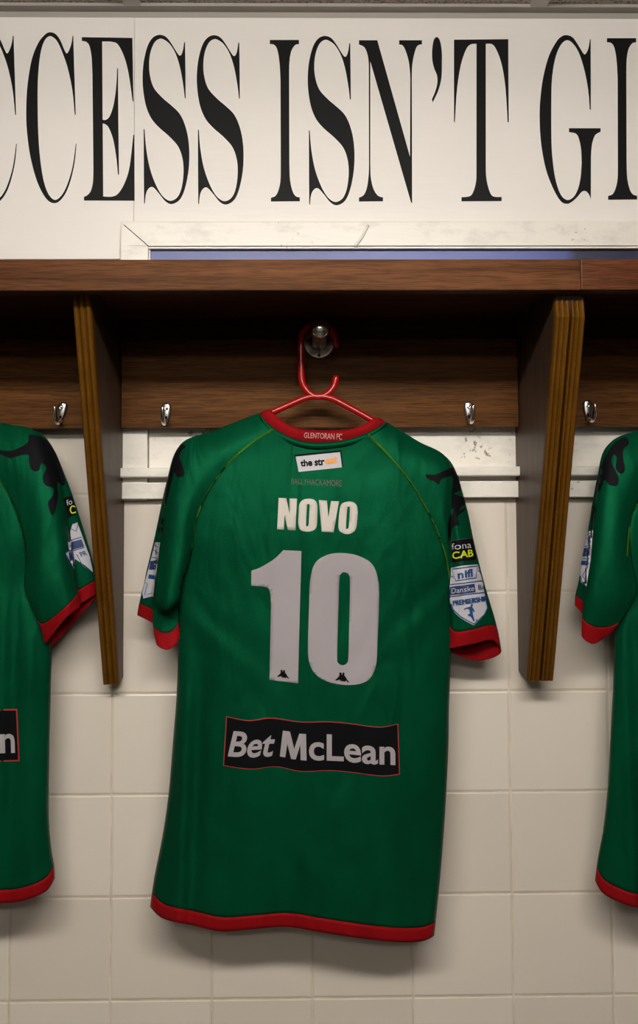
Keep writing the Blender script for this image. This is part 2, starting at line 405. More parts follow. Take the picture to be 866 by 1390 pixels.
N_ = [(42,84,1),(186,84,1),(443,1000,1),(446,380,1),(435,260),(410,170),(385,125),(358,118,1),(358,84,1),(537,84,1),(537,116,1),(500,130),(475,200),(460,290),(457,400,1),(460,1362,1),(452,1362,1),(131,250,1),(131,1050,1),(135,1160),(155,1250),(190,1305),(231,1320,1),(231,1350,1),(42,1352,1),(42,1322,1),(80,1300),(105,1240),(118,1140),(121,1050,1),(119,270,1),(110,200),(85,140),(42,117,1)]
Q_ = [(650,60),(675,80),(692,160),(694,260),(690,380),(665,480),(622,572,1),(615,548,1),(640,490),(658,420),(655,360),(635,310),(620,250),(617,170),(628,90)]
T_ = [(36,80,1),(463,76,1),(464,400),(467,728,1),(458,728,1),(440,450),(410,270),(370,160),(335,115),(286,112,1),(286,1100,1),(292,1180),(315,1270),(345,1312),(411,1316,1),(411,1348,1),(95,1350,1),(95,1318,1),(160,1310),(190,1270),(210,1190),(213,1100,1),(213,112,1),(165,118),(130,160),(90,280),(60,470),(43,728,1),(36,728,1)]
G_ = [(433,76,1),(439,76,1),(440,630,1),(432,630,1),(420,480),(390,320),(345,180),(295,105),(250,84),(205,120),(165,210),(140,340),(130,500),(130,850),(140,1030),(165,1190),(205,1300),(255,1340),(305,1315),(340,1250),(360,1160),(368,1050,1),(365,950,1),(350,870),(325,820),(268,806,1),(268,776,1),(517,776,1),(517,804,1),(475,830),(450,900),(441,1000,1),(440,1333,1),(425,1295),(400,1270),(370,1275),(330,1320),(290,1355),(250,1370),(200,1345),(140,1240),(85,1090),(50,900),(38,720),(42,560),(65,380),(110,210),(170,95),(215,52),(255,45),(300,65),(345,130),(383,190),(400,190),(420,150)]
for seq, org in ((C_, (-51, 40)), (C_, (30, 40)), (E_, (105, 40)), (S_, (190, 40)), (S_, (263.6, 40.6)), (I_, (360, 40)), (S_, (414.2, 41.6)),
                 (N_, (480, 40)), (Q_, (480, 40)), (T_, (610, 40)), (G_, (726, 40)), (I_, (817.7, 37.6))):
    decal('banner_letter', [(tess([outline(seq, org, 5.79)]), 0, 0)], M_ink, ban, plane=-.0035, lift=.0004, thick=.0003)

# ------------------------------------------------------------------ shelf, rail, dividers
XL = P(168, 800, 0).x; XR = P(702, 800, 0).x  # the inner faces of the two dividers
YR = -.032                                    # front of the hook rail
tl = PXP(122, 402, XL); bl = PXP(161, 929, XL); tr_ = PXP(757, 402, XR); br_ = PXP(716, 924, XR)
YF = min(tl.y, tr_.y)-.012
zf1 = zp(352, YF); zf0 = zp(394, YF)
sh = empty('locker_shelf', (0, YF, zf0), 'dark reddish brown wooden shelf running across the bay above the green shirts', 'shelf')
xj = xp(788, YF, 370)
q = MB(); q.box((XW0+.02, YF, zf0), (xj+.0002, YF+.02, zf1)); q.build('fascia_board', M_shelf, sh, bevel=.0015)
q = MB(); q.box((xj+.0003, YF-.0010, zf0), (XW1-.02, YF+.02, zf1)); q.build('fascia_board', M_shelf2, sh, bevel=.0015)['label'] = 'redder end board of the shelf front'
q = MB(); q.box((XW0+.02, YF+.0202, zf1-.024), (XW1-.02, -.016, zf1-.001)); q.build('shelf_board', M_shelf, sh)
zr1 = zp(460, YR); zr0 = zp(580, YR)
TOP = zf1-.0245
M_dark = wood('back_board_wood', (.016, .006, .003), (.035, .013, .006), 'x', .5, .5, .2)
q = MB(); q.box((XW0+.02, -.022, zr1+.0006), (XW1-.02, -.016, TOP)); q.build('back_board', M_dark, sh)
rails = []
def divider(xin, side, tp, bt, wtop, label, ridges):
    s = -1 if side == 'l' else 1
    d = empty('bay_divider', (xin+s*.01, 0, bt.z), label, 'divider', None)
    th = .020 if side == 'l' else .034
    x0, x1 = sorted((xin, xin+s*th))
    z1 = zf0+.0; dz = TOP-tp.z; sl = (tp.y-bt.y)/(tp.z-bt.z)
    yt = tp.y + sl*(TOP-tp.z)
    tk = .010                                  # trim thickness
    yf_ = lambda z: tp.y+sl*(z-tp.z)
    poly_ = [(-.0226, TOP-.0005), (-.0226, zr1), (-.0005, zr1-.002), (-.0005, bt.z+.006), (bt.y+tk, bt.z), (yf_(zf0-.003)+tk, zf0-.003), (max(YF+.0206, yf_(zf0-.003)+tk), zf0-.002), (max(YF+.0206, yt+tk), TOP-.0005)]
    # side profile: upright cut back to the wall below the rail, slanted front
    m_ = MB(); n = len(poly_)
    m_.v = [(x0, y, z) for y, z in poly_]+[(x1, y, z) for y, z in poly_]
    m_.f = [list(range(n)), list(range(2*n-1, n-1, -1))]+[[i, (i+1) % n, n+(i+1) % n, n+i] for i in range(n)]; m_.m = [0]*(n+2)
    m_.build('side_panel', M_panel, d)
    # fluted trim on the front edge
    w = wtop; N = 40; prof = []
    for i in range(N+1):
        u = i/N; ph = (u*ridges) % 1.0
        h = abs(math.sin(math.pi*u*ridges))**.4 if 0 < u < 1 else 0
        if side == 'r' and abs(u-.5) < .04: h = -.9
        prof.append((u*w, .0062*h))
    xa = xin if s > 0 else xin-w
    if s < 0: xa = xin-w+.0008
    else: xa = xin-.0008
    rows = []; zt = zf0-.0 + .0
    K = 12
    for k in range(K+1):
        f = k/K; z = TOP-.0005+(bt.z-TOP+.0005)*f; y = yt+(bt.y-yt)*f
        if z > zf0-.004 and y < YF+.0205: y = max(y, YF+.0300)
        r = [(xa, y+tk, z)]+[(xa+px_, y-h+.003, z) for px_, h in prof]+[(xa+w, y+tk, z)]
        rows.append(r)
    m_ = MB(); m_.grid(rows, 0, True)
    n0 = len(rows[0]); m_.f.append(list(range(n0))); m_.m.append(0); m_.f.append(list(range(K*n0, K*n0+n0))[::-1]); m_.m.append(0)
    m_.build('front_trim', M_trim, d)
    return d
wl = abs(P(97, 402, tl.y).x - P(122, 402, tl.y).x); wr = abs(P(798, 402, tr_.y).x - P(757, 402, tr_.y).x)
divider(XL, 'l', tl, bl, wl, 'narrow tapering wooden divider with three-ridge trim, left of the middle shirt', 3)
divider(XR, 'r', tr_, br_, wr, 'wide tapering wooden divider with double fluted trim, right of the middle shirt', 6)
def rail(x0, x1, label):
    q = MB(); q.box((x0, YR, zr0), (x1, -.015, zr1)); o = q.build('hook_rail', M_rail, bevel=.0012); tag(o, label, 'rail'); return o
rail(XL+.001, XR-.001, 'brown hook board spanning the middle bay behind the red hanger')
rail(XW0+.03, XL-.0215, 'brown hook board left of the narrow divider')
rail(XR+.0355, XW1-.03, 'brown hook board right of the wide divider')

# pegs, coat hooks, hangers
def peg(dx, label, group=None):
    c = P(433, 467, YR); cx, cz = c.x+dx, c.z
    r = empty('chrome_peg', (cx, YR, cz), label, 'peg', group)
    q = MB(); q.lathe_y(cx, cz, [(YR, .0001), (YR, .0225), (YR-.0045, .0226), (YR-.0055, .0212), (YR-.0040, .0135), (YR-.006, .0135), (YR-.0065, .0001)]); q.build('flange', M_satin, r, True)
    for a in (15, 165, 270):
        q = MB(); sx_, sz_ = cx+.0182*math.cos(math.radians(a)), cz+.0182*math.sin(math.radians(a))
        q.lathe_y(sx_, sz_, [(YR-.0035, .0025), (YR-.0060, .0022), (YR-.0063, .0012), (YR-.0052, .0001)], 12); q.build('screw', M_screw, r, True)
    q = MB(); y0 = YR-.006
    q.lathe_y(cx, cz, [(y0, .0125), (y0-.004, .0115), (y0-.088, .0115), (y0-.089, .0122)]); q.build('post', M_chrome, r, True)
    q = MB(); pr = [(y0-.089, .0001), (y0-.089, .0132), (y0-.091, .0138), (y0-.102, .0138), (y0-.104, .0133)]
    for i in range(1, 9):
        a = i/8*math.pi/2; pr.append((y0-.104-.010*math.sin(a), .0133*math.cos(a)+.00005))
    q.lathe_y(cx, cz, pr); q.build('cap', M_chrome, r, True)
    return r
Y0 = -.078                                     # plane in which the hangers hang
def hanger(dx, label, ends, group=None):
    r = empty('coat_hanger', P(430, 545, Y0)+Vector((dx, 0, 0)), label, 'hanger', group)
    W_ = lambda pts: [P(a, b, Y0)+Vector((dx, 0, 0)) for a, b in pts]
    q = MB(); q.tube(W_(spline([(456,514),(453,525),(444,535),(431,539),(419,533),(410.5,520),(409,502),(408.6,470),(410,455),(417,445),(431,441),(446,445),(453,454),(456,468)], 6)), .0050, 12)
    q.build('hook', M_plastic, r, True)
    q = MB(); q.tube(W_(spline([(368,560.5),(395,548.5),(414,540.5),(430,538),(450,541),(472,552),(508,572)], 6)), .0050, 12)
    a = W_(spline([ends[0], (305, 598), (342, 580), (372, 560)], 6)); b = W_(spline([(508, 572), (527, 586), (555, 605), ends[1]], 6))
    q.tube(a, .0040, 12); q.tube(b, .0040, 12)
    q.tube(W_(spline([ends[0], (ends[0][0]+6, ends[0][1]+14), (300, 645), (430, 650), (540, 648), (ends[1][0]-6, ends[1][1]+14), ends[1]], 6)), .0035, 10)
    q.build('frame', M_plastic, r, True)
    return r
DL = P(-122, 600, Y0).x-P(433, 600, Y0).x; DR = P(1016, 600, Y0).x-P(433, 600, Y0).x
peg(0, 'round-capped chrome peg on the middle hook board, holding the red hanger')
hanger(0, 'red plastic hanger on the chrome peg, inside the shirt with number 10', ((270, 615), (580, 622)))
def coat_hook(px, py, label, tilt=0.0):
    c = P(px, py, YR); r = empty('coat_hook', c, label, 'hook')
    cx, cz = c.x, c.z; q = MB(); rows = []
    # domed teardrop plate
    H = [(.0165, .0022), (.0155, .0050), (.0125, .0074), (.007, .0082), (0, .0074), (-.008, .0054), (-.0135, .0036), (-.0170, .0016)]
    for z, w in H:
        rows.append([(cx+w*math.cos(a)+tilt*z, YR-.0046*max(0, math.sin(a))**.7*min(1, w/.005), cz+z) for a in [math.pi*k/12 for k in range(13)]])
    q.grid(rows); q.f.append(list(range(13))); q.m.append(0); q.build('back_plate', M_chrome, r, True)
    q = MB()
    q.lathe_y(cx, cz+.008, [(YR-.0042, .0032), (YR-.0058, .0028), (YR-.0060, .0015), (YR-.0048, .0001)], 14); q.build('screw', M_chrome, r, True)
    q = MB(); q.lathe_y(cx, cz+.008, [(YR-.0061, .0013), (YR-.0062, .0001)], 6); q.build('screw_slot', M_screw, r, True)
    q = MB()
    pts = spline([(cx-tilt*.01, YR-.002, cz-.004), (cx, YR-.009, cz-.013), (cx, YR-.024, cz-.0165), (cx, YR-.034, cz-.010), (cx, YR-.038, cz-.002), (cx, YR-.039, cz+.0045)], 6)
    n = len(pts); rad = [.0021+.0012*math.sin(math.pi*min(1, i/n*.9+.1)) for i in range(n)]
    q.tube(pts, rad, 12); q.build('prong', M_chrome, r, True)
coat_hook(84, 561, 'small chrome coat hook left of the narrow divider', .15)
coat_hook(226, 562, 'small chrome coat hook left of the red hanger in the middle bay')
coat_hook(636, 560, 'small chrome coat hook right of the red hanger in the middle bay')
coat_hook(797, 558, 'small chrome coat hook right of the wide divider')

# ------------------------------------------------------------------ shirts
def W3(p, fold=None):                         # (px, py, mm toward the viewer from the hanging plane)
    return P(p[0], p[1], Y0-p[2]/1000.0)
def coons(L, R, T, B, nu, nv, depth):
    L = resample(L, nv); R = resample(R, nv); T = resample(T, nu); B = resample(B, nu); rows = []
    for j in range(nv+1):
        v = j/nv; r = []
        for i in range(nu+1):
            u = i/nu
            p = [(1-v)*T[i][k]+v*B[i][k]+(1-u)*L[j][k]+u*R[j][k]-((1-u)*(1-v)*L[0][k]+u*(1-v)*R[0][k]+(1-u)*v*L[-1][k]+u*v*R[-1][k]) for k in (0, 1)]
            r.append((p[0], p[1], depth(u, v, p[0], p[1])))
        rows.append(r)
    return rows
def ss(a, b, x):
    t = max(0, min(1, (x-a)/(b-a))); return t*t*(3-2*t)
def cloth_obj(name, grids, mat, parent, thick=.0010):
    q = MB()
    for g in grids: q.grid([[W3(p) for p in r] for r in g])
    me_o = q.build(name, mat, parent, True)
    md = me_o.modifiers.new('thickness', 'SOLIDIFY'); md.thickness = thick; md.offset = 0
    return me_o
def bvh_of(grids):
    q = MB()
    for g in grids: q.grid([[W3(p) for p in r] for r in g])
    return BVHTree.FromPolygons([tuple(v) for v in q.v], q.f)
def netgrid(st, nu=7, nv=10):
    rows = [spline(r, nu) for r in st]
    cols = [spline([r[i] for r in rows], nv) for i in range(len(rows[0]))]
    return [[cols[i][j] for i in range(len(cols))] for j in range(len(cols[0]))]
def band(rows, out=1.2, centre=None):         # a copy of rows pushed away from the middle plane
    return [[(x, y, d+(out if d >= (centre or 0) else -out)) for x, y, d in r] for r in rows]
def nz(x, y, s, k=0): return noise.noise(Vector((x*s, y*s, k)))

def shirt(name, label, D):
    root = empty(name, P(D['mid'], 620, Y0), label, 'football shirt', None)
    arm = D['arm']
    def dfront(u, v, x, y):
        e = 15*(1-ss(arm-.10, arm+.02, v))+.0
        T = 12+12*ss(0, .25, v)
        pr = (1-abs(2*u-1)**(2.6))
        pr = max(pr, 0)**.6
        d = e*(1-pr*.6)+(T-e*.4)*pr if 0 else e+(T+4*ss(.3, .6, v)-e)*pr
        return d+D['fold'](x, y, u, v)*pr**.5
    def dback(u, v, x, y):
        pr = max(0, 1-abs(2*u-1)**2.6)**.6
        e = 11*(1-ss(arm-.10, arm+.02, v))
        return -(e+(14-e)*pr)+D['fold'](x, y, u, v)*.5*pr
    f = coons(D['L'], D['R'], D['T'], D['B'], 110, 150, dfront)
    b = coons(D['L'], D['R'], [(x, y+42*math.sin(math.pi*i/(len(D['T'])-1)), 0) for i, (x, y) in enumerate([(p[0], p[1]) for p in D['T']])], D['B'], 50, 70, dback)
    nb = D.get('hemrows', 4)
    body = cloth_obj('body', [f[:-nb], b[:-2]], M_green, root)
    hm = cloth_obj('hem_band', [band(f[-nb-1:], 1.0), band(b[-3:], 1.0)], M_red, root)
    grids = [f]
    for i, net in enumerate(D['sleeves']):
        g = netgrid(net)
        k = D['cuffrows'][i]
        sl = cloth_obj('sleeve', [g[:-k]], M_green, root)
        cuff = [[(x, y, d+(.7 if j < len(r)*.55 else -.7)) for j, (x, y, d) in enumerate(r)] for r in g[-k-1:]]
        cf = cloth_obj('cuff', [cuff], M_red, sl, .0016)
        grids.append(g)
        D.setdefault('sl_obj', []).append(sl); D.setdefault('sl_g', []).append(g)
    # collar: the near (back) half and the far half, with the green rib below it
    up, lo = D['collar']; n = 40
    U_ = resample(up, n); L_ = resample(lo, n); rows = []
    for j in range(7):
        v = j/6; rows.append([((1-v)*a[0]+v*c[0], (1-v)*a[1]+v*c[1], 2+11*math.sin(math.pi*min(1, max(0, i/n)))**.5+1.5*math.sin(math.pi*v)) for i, (a, c) in enumerate(zip(U_, L_))])
    back = []
    for j in range(5):
        v = j/4; back.append([(a[0]*(1-v)+c[0]*v, (a[1]*(1-v)+c[1]*v)+34*math.sin(math.pi*i/n), 1-11*math.sin(math.pi*i/n)**.5) for i, (a, c) in enumerate(zip(U_, L_))])
    cloth_obj('collar', [rows, back], M_red, root, .0016)
    rib = []
    for j in range(7):
        v = j/6; rib.append([(c[0]+(0)*v, c[1]-1+8*v*min(1, math.sin(math.pi*i/n)*2+.35), 3+11*math.sin(math.pi*i/n)**.5+2.0*math.sin(math.pi*v)) for i, c in enumerate(L_)])
    cloth_obj('neck_rib', [rib], M_green, root, .0014)
    bv = bvh_of(grids)
    for k, rg in enumerate(D['raglan']):
        pl = spline(rg, 8)
        q = [(stroke(pl, 2.3), 0, 0)]
        decal('seam_piping', q, M_lime, root, bv, cell=4, lift=.0015)
    D['bv'] = bv; D['f'] = f; D['root'] = root; D['grids'] = grids; D['body'] = body
    return root

# --- the middle shirt
LR = [(372,582),(345,599),(316,623),(290,655),(271,690),(263,720),(258,755),(244,803)]
RRg = [(499,589),(527,617),(554,650),(577,687),(593,720),(604,752),(610,785)]
def fold_mid(x, y, u, v):
    d = 0
    d += 3.5*ss(930, 1250, y)*math.sin((x-215)/375*2*math.pi*1.35+1.0)
    d += 7*math.exp(-((x-250+(y-1000)*.03)/9)**2)*ss(860, 960, y)      # long fold down the left side
    d -= 8.0*math.exp(-((x-270+(y-1000)*.04)/11)**2)*ss(850, 940, y)
    d += 2.6*nz(x, y*.3, .02, 2)+1.2*nz(x, y*.5, .05, 5)
    d += 2.2*math.exp(-((x-378+(y-600)*.05)/16)**2)*ss(760, 800, y)*(1-ss(1000, 1150, y))*-1
    # drapes running from the armpits
    for ax, ay, s_ in ((246, 815, 1), (612, 790, -1)):
        a = (x-ax)*s_; 
        if a > -5: d += 2.8*math.exp(-a/70)*math.sin((y-ay-a*.9)/11)*ss(-5, 10, a)*math.exp(-((y-ay-a*.9)/38)**2)
    # small gathers at the ends of the neck seam
    for ax, s_ in ((372, 1), (499, -1)):
        r = math.hypot(x-ax, y-590); d += .9*math.exp(-r/22)*math.sin((x-ax)*.9)
    return d
SL = [
 [(372,582,11),(367,576,9),(360,570,6),(352,562,0),(352,562,-1),(352,562,-4),(362,574,-9),(371,590,-11)],
 [(316,623,16),(308,612,16),(299,599,10),(291,586,1),(291,586,-1),(291,586,-4),(299,600,-12),(312,622,-12)],
 [(288,658,17),(274,642,20),(258,622,14),(246,605,2),(245,606,-1),(245,607,-4),(258,625,-14),(284,658,-12)],
 [(267,705,17),(254,693,26),(238,675,22),(228,661,8),(227,660,0),(227,658,-8),(240,690,-18),(263,705,-12)],
 [(258,755,14),(247,755,31),(230,750,28),(216,740,10),(218,737,0),(210,733,-14),(235,745,-24),(256,752,-12)],
 [(246,792,9),(242,798,30),(227,800,33),(211,786,16),(216,780,0),(200,772,-16),(228,785,-26),(246,795,-4)],
 [(245,806,6),(240,815,27),(226,825,31),(209,812,16),(214,802,0),(196,792,-16),(225,800,-26),(245,808,-4)],
 [(245,817,-6),(239,826,2),(226,836,6),(208,828,14),(213,816,-1),(193,803,-17),(222,812,-26),(244,820,-8)],
 [(245,836,-6),(239,848,0),(226,857,4),(208,848,12),(213,830,-2),(190,817,-18),(219,828,-26),(243,836,-8)],
 [(245,862,0),(238,875,8),(226,882,12),(213,874,10),(216,852,-2),(187,835,-18),(210,845,-26),(240,855,-10)]]
SR = [
 [(499,589,11),(508,583,9),(516,579,6),(523,573,0),(523,573,-1),(524,575,-4),(512,590,-9),(501,600,-11)],
 [(540,632,16),(549,622,15),(558,611,10),(566,600,1),(567,600,-1),(566,602,-4),(556,622,-10),(541,640,-12)],
 [(577,687,17),(592,662,18),(602,642,15),(606,625,5),(609,626,-1),(610,629,-6),(598,655,-12),(579,690,-12)],
 [(593,720,17),(603,706,19),(611,695,10),(617,688,9),(627,683,1),(630,684,-8),(610,710,-14),(595,725,-10)],
 [(604,752,14),(609,750,14),(612,748,6),(624,744,14),(639,739,4),(643,741,-8),(625,760,-14),(606,765,-8)],
 [(610,795,6),(611,797,7),(613,800,8),(632,797,18),(652,793,6),(656,796,-8),(630,815,-16),(611,812,-6)],
 [(611,840,2),(613,845,7),(619,850,11),(642,847,16),(665,841,6),(671,848,-10),(640,868,-18),(613,856,-6)],
 [(611,879,2),(613,880,6),(622,878,10),(642,874,12),(669,869,4),(679,887,-10),(648,897,-18),(613,886,-6)]]
mid = dict(mid=435, arm=.36, fold=fold_mid,
    L=LR+[(243,845),(242,890),(240,945),(235,1010),(229,1080),(220,1140),(210,1190),(204,1231)],
    R=RRg+[(612,830),(613,870),(611,910),(609,960),(608,1020),(604,1100),(598,1180),(592,1240),(589,1270)],
    T=[(372,582),(400,596),(433,602),(470,598),(499,589)],
    B=[(204,1231),(222,1247),(262,1256),(300,1264),(345,1261),(390,1258),(440,1266),(500,1275),(545,1279),(575,1277),(589,1270)],
    sleeves=[SL, SR], cuffrows=[9, 8], hemrows=4, raglan=[LR, RRg],
    collar=([(355,560),(366,556),(378,567),(400,580),(433,584),(470,583),(492,577),(512,567),(522,573)], [(352,563),(368,580),(400,597),(433,602),(470,598),(500,588),(525,574)]))
shirt('football_shirt', 'green football shirt with NOVO and number 10 hanging in the middle bay', mid)
R_, BV = mid['root'], mid['bv']
Z2 = ((360, 600), 5.773)
def oln(s_, o): return outline(s_, o[0], o[1])
nov = [(tess([poly([(105,438),(165,440),(192,560),(190,443),(249,445),(237,692),(178,690),(152,575),(147,688),(93,684)], *Z2)]), 0, 0),
 (tess([oln([(340,445),(385,455),(408,495),(408,600),(400,670),(365,698),(325,702),(278,690),(259,640),(262,560),(268,490),(295,455)], Z2), oln([(338,487),(347,505),(340,640),(330,660),(321,645),(328,505)], Z2)]), 0, 0),
 (tess([poly([(420,455),(483,460),(495,590),(515,463),(578,465),(535,709),(443,703)], *Z2)]), 0, 0),
 (tess([oln([(655,467),(703,480),(724,525),(720,620),(705,690),(660,720),(610,716),(578,690),(573,640),(582,540),(600,485)], Z2), oln([(655,508),(663,525),(655,660),(643,680),(633,665),(643,525)], Z2)]), 0, 0)]
decal('name_lettering', nov, M_name, R_, BV, thick=.0002)
Z8 = ((330, 660), 4.33)
one = tess([oln([(237,376,1),(343,381,1),(323,1160,1),(250,1150),(155,1138,1),(164,700,1),(158,622),(135,594),(48,585,1),(48,496,1),(100,478),(180,430)], Z8)])
zero = tess([oln([(590,393),(680,410),(760,460),(795,560),(798,700),(790,900),(783,1040),(750,1125),(690,1160),(600,1168),(500,1150),(425,1105),(388,1030),(381,920),(388,700),(395,550),(425,450),(500,402)], Z8), oln([(597,506),(622,522),(628,570),(624,780),(618,1000),(608,1040),(583,1052),(558,1038),(553,1000),(558,780),(565,560),(575,515)], Z8)])
dig = [decal('number_digit', [(one, 0, 0)], M_num, R_, BV, thick=.0002), decal('number_digit', [(zero, 0, 0)], M_num, R_, BV, thick=.0002)]
KM = [(110,184),(126,172),(140,156),(142,148),(140,134),(148,125),(158,130),(159,144),(163,148),(165,132),(173,126),(182,134),(180,150),(192,165),(204,186),(220,205),(206,204),(195,190),(186,199),(168,196),(150,193),(146,182),(128,188),(112,190)]
decal('maker_mark', [(tess([poly(KM, (360, 890), 6.66)]), 0, 1)], M_blk, dig[0], BV, lift=.0012)
decal('maker_mark', [(tess([[(439.5+(x-0)/5.8-0+0, 893+0+y/5.8-5) for x, y in [(a+(-20), b+15) for a, b in KM]]]), 0, 1)], M_blk, dig[1], BV, lift=.0012)
ZS = ((290, 950), 3.207)
ptch = [(55,70,1),(150,88),(250,77),(380,94),(500,93),(600,102),(720,117),(803,103,1),(810,325,1),(730,332),(600,316),(500,308),(380,312),(270,291),(160,302),(42,286,1)]
cx_, cy_ = 426, 200
inn = [(cx_+(p[0]-cx_)*.989, cy_+(p[1]-cy_)*.965)+tuple(p[2:]) for p in ptch]
pt = decal('sponsor_patch', [(tess([oln(ptch, ZS)]), 1, 0), (tess([oln(inn, ZS)]), 0, 1)], [M_blk, plain('patch_red', (.30, .02, .02), .6)], R_, BV)
base = [(40,242),(62,243),(150,249),(240,244),(300,246),(400,262),(480,264),(560,267),(640,276),(700,281),(820,285)]
def basey(x):
    for (a, b), (c, d) in zip(base, base[1:]):
        if x <= c: return b+(d-b)*(x-a)/(c-a)
    return base[-1][1]
def along(txt, x0, x1, cap, bold, shear, drop=0):
    vs, fs = text2d(txt, bold, shear)
    out = []
    for u, v in vs:
        x = x0+(x1-x0)*u; y = basey(x)-cap*(1-v)+drop
        out.append((290+x/3.207, 950+y/3.207))
    return out, fs
decal('sponsor_lettering', [(along('Bet', 62, 268, 113, .02, .25, 3), 0, 2), (along('cLean', 414, 790, 116, .02, 0), 0, 2), (tess([poly([(302,133),(332,137),(351,212),(373,146),(402,148),(404,263),(379,261),(377,195),(358,258),(338,256),(321,190),(312,249),(288,245)], *ZS)]), 0, 2)], M_num, pt, BV)
ql = poly([(238,116),(585,80),(602,200),(262,236)], *Z2); qb = poly([(226,100),(596,64),(611,198),(262,238)], *Z2)
lb = decal('sponsor_label', [(tess([qb]), 1, 0), (tess([ql]), 0, 1)], [M_wht, M_blk], R_, BV)
lq = poly([(272,142),(464,122),(468,184),(278,196)], *Z2); lq2 = poly([(468,124),(562,112),(566,166),(471,178)], *Z2)
decal('label_lettering', [(warp(text2d('the str', .04), lq), 0, 2), (warp(text2d('eat', .04), lq2), 1, 2)], [M_blk, M_org], lb, BV)
decal('place_lettering', [(warp(text2d('BALLYHACKAMORE', 0), poly([(205,285),(600,300),(600,350),(205,330)], *Z2)), 0, 0)], M_grey, R_, BV)
cbv = BVHTree.FromObject(next(o for o in R_.children if o.name.startswith('collar')), bpy.context.evaluated_depsgraph_get()) if 0 else None
def obj_bvh(o):
    me = o.data; off = Vector((0, 0, 0))
    return BVHTree.FromPolygons([tuple(v.co) for v in me.vertices], [list(p.vertices) for p in me.polygons])
col_ = next(o for o in bpy.data.objects if o.parent == R_ and o.name.startswith('collar'))
decal('collar_lettering', [(warp(text2d('GLENTORAN FC', .01), [(413, 587.5), (464.5, 589), (464, 597), (412.5, 594.5)]), 0, 0)], M_pink, col_, obj_bvh(col_), lift=.0016)

# badges and black figures on the sleeves
def zz(l, o, s): return poly(l, o, s)
Z6 = ((590, 700), 6.62)
def rrect(q, n=4, r=.12):                     # rounded quad
    a, b, c, d = q; uv = []
    for (cu, cv, a0) in ((1-r, r, -90), (1-r, 1-r, 0), (r, 1-r, 90), (r, r, 180)):
        for k in range(n+1):
            t_ = math.radians(a0+90*k/n); uv.append((cu+r*math.cos(t_), cv+r*math.sin(t_)))
    return [tuple((a[i]*(1-u)+b[i]*u)*(1-v)+(d[i]*(1-u)+c[i]*u)*v for i in (0, 1)) for u, v in uv]
slr = mid['sl_obj'][1]; sll = mid['sl_obj'][0]
bvR = bvh_of([mid['sl_g'][1]]); bvL = bvh_of([mid['sl_g'][0]])
fq = poly([(150,228),(330,203),(368,398),(155,422)], *Z6); fq1 = poly([(146,224),(333,199),(372,401),(152,427)], *Z6)
decal('sponsor_badge', [(tess([rrect(fq1)]), 2, 0), (tess([rrect(fq)]), 0, 1),
  (warp(text2d('fona', -.005), poly([(162,250),(310,232),(318,292),(166,306)], *Z6)), 1, 2),
  (warp(text2d('CAB', .02), poly([(166,328),(330,302),(336,368),(172,392)], *Z6)), 3, 2)], [M_blk, M_wht, M_grey, M_yel], slr, bvR, cell=2.5, lift=.0013)
shd = [(152,470,1),(262,448),(380,440,1),(425,590,1),(440,690),(472,830,1),(440,895),(350,985,1),(230,915),(165,845),(146,780,1),(138,640,1)]
sh2 = [(152,760),(456,722),(468,832),(438,886),(350,968),(240,903),(172,838)]
pl6 = lambda l: poly(l, *Z6)
fig = [(318,795),(332,792),(336,808),(330,818),(345,840),(352,866),(344,862),(334,840),(336,880),(346,915),(352,940),(344,944),(330,915),(318,900),(300,895),(300,882),(316,878),(306,835),(290,832),(266,838),(264,832),(300,818),(316,815)]
badge = [(tess([outline(shd, *Z6)]), 0, 0),
  (stroke(pl6([(162,480),(375,452),(362,560),(195,585)]), 1.3, True), 1, 1),
  (stroke(pl6([(148,555),(165,540),(175,560)]), 1.3), 1, 1), (stroke(pl6([(380,500),(395,498),(400,520)]), 1.3), 1, 1),
  (warp(text2d('nifl', .03), pl6([(212,495),(328,478),(332,548),(216,568)])), 1, 2),
  (stroke(pl6([(142,620),(300,600),(426,585)]), 1.2), 1, 1),
  (tess([pl6([(141,640),(350,612),(360,688),(142,714)])]), 2, 1), (stroke(pl6([(142,728),(300,705),(446,690)]), 1.2), 1, 1),
  (warp(text2d('Danske', .0), pl6([(158,652),(344,628),(346,674),(160,700)])), 3, 2),
  (warp(text2d('Ba', .0), pl6([(378,624),(430,616),(434,658),(382,668)])), 2, 2),
  *[(warp(text2d('PREMIERSHIP', 0), pl6([(166+k,762),(452+k,722),(455+k,764),(170+k,806)])), 1, 2+k*.03) for k in (0, 4, 7)],
  (stroke(pl6([(150,790),(172,845),(238,908),(350,972),(440,888),(466,830),(455,775)]), 1.5), 1, 1),
  (tess([pl6(fig)]), 1, 2), (tess([pl6([(362,932),(370,928),(376,934),(372,942),(364,942)])]), 2, 2)]
decal('league_badge', badge, [M_wht, M_blue, M_navy, M_wht], slr, bvR, cell=2.5, lift=.0013)
ZF = ((570, 600), 9.925)
figR = [(75,440),(140,442),(210,438),(330,385),(430,345),(455,395),(490,405),(500,450),(545,635),(500,665),(450,705),(575,745),(600,850),(565,855),(535,895),(530,925),(590,890),(606,905),(500,1005),(510,1060),(525,1120),(470,1130),(430,1190),(385,1330),(370,1250),(370,1100),(405,980),(430,985),(455,905),(430,905),(415,850),(425,640),(430,460),(330,480),(270,520),(262,560),(245,570),(180,520),(110,500)]
decal('figure_print', [(tess([outline(figR, *ZF, n=3)]), 0, 0)], M_blk, slr, bvR, cell=2.5, lift=.0013)
ZL = ((180, 590), 4.48)
figL = [(300,58),(325,75),(300,100),(288,140),(302,180),(315,230),(308,255),(275,258),(255,230),(243,280),(230,330),(218,380),(206,418),(200,400),(212,320),(232,220),(258,130),(285,78)]
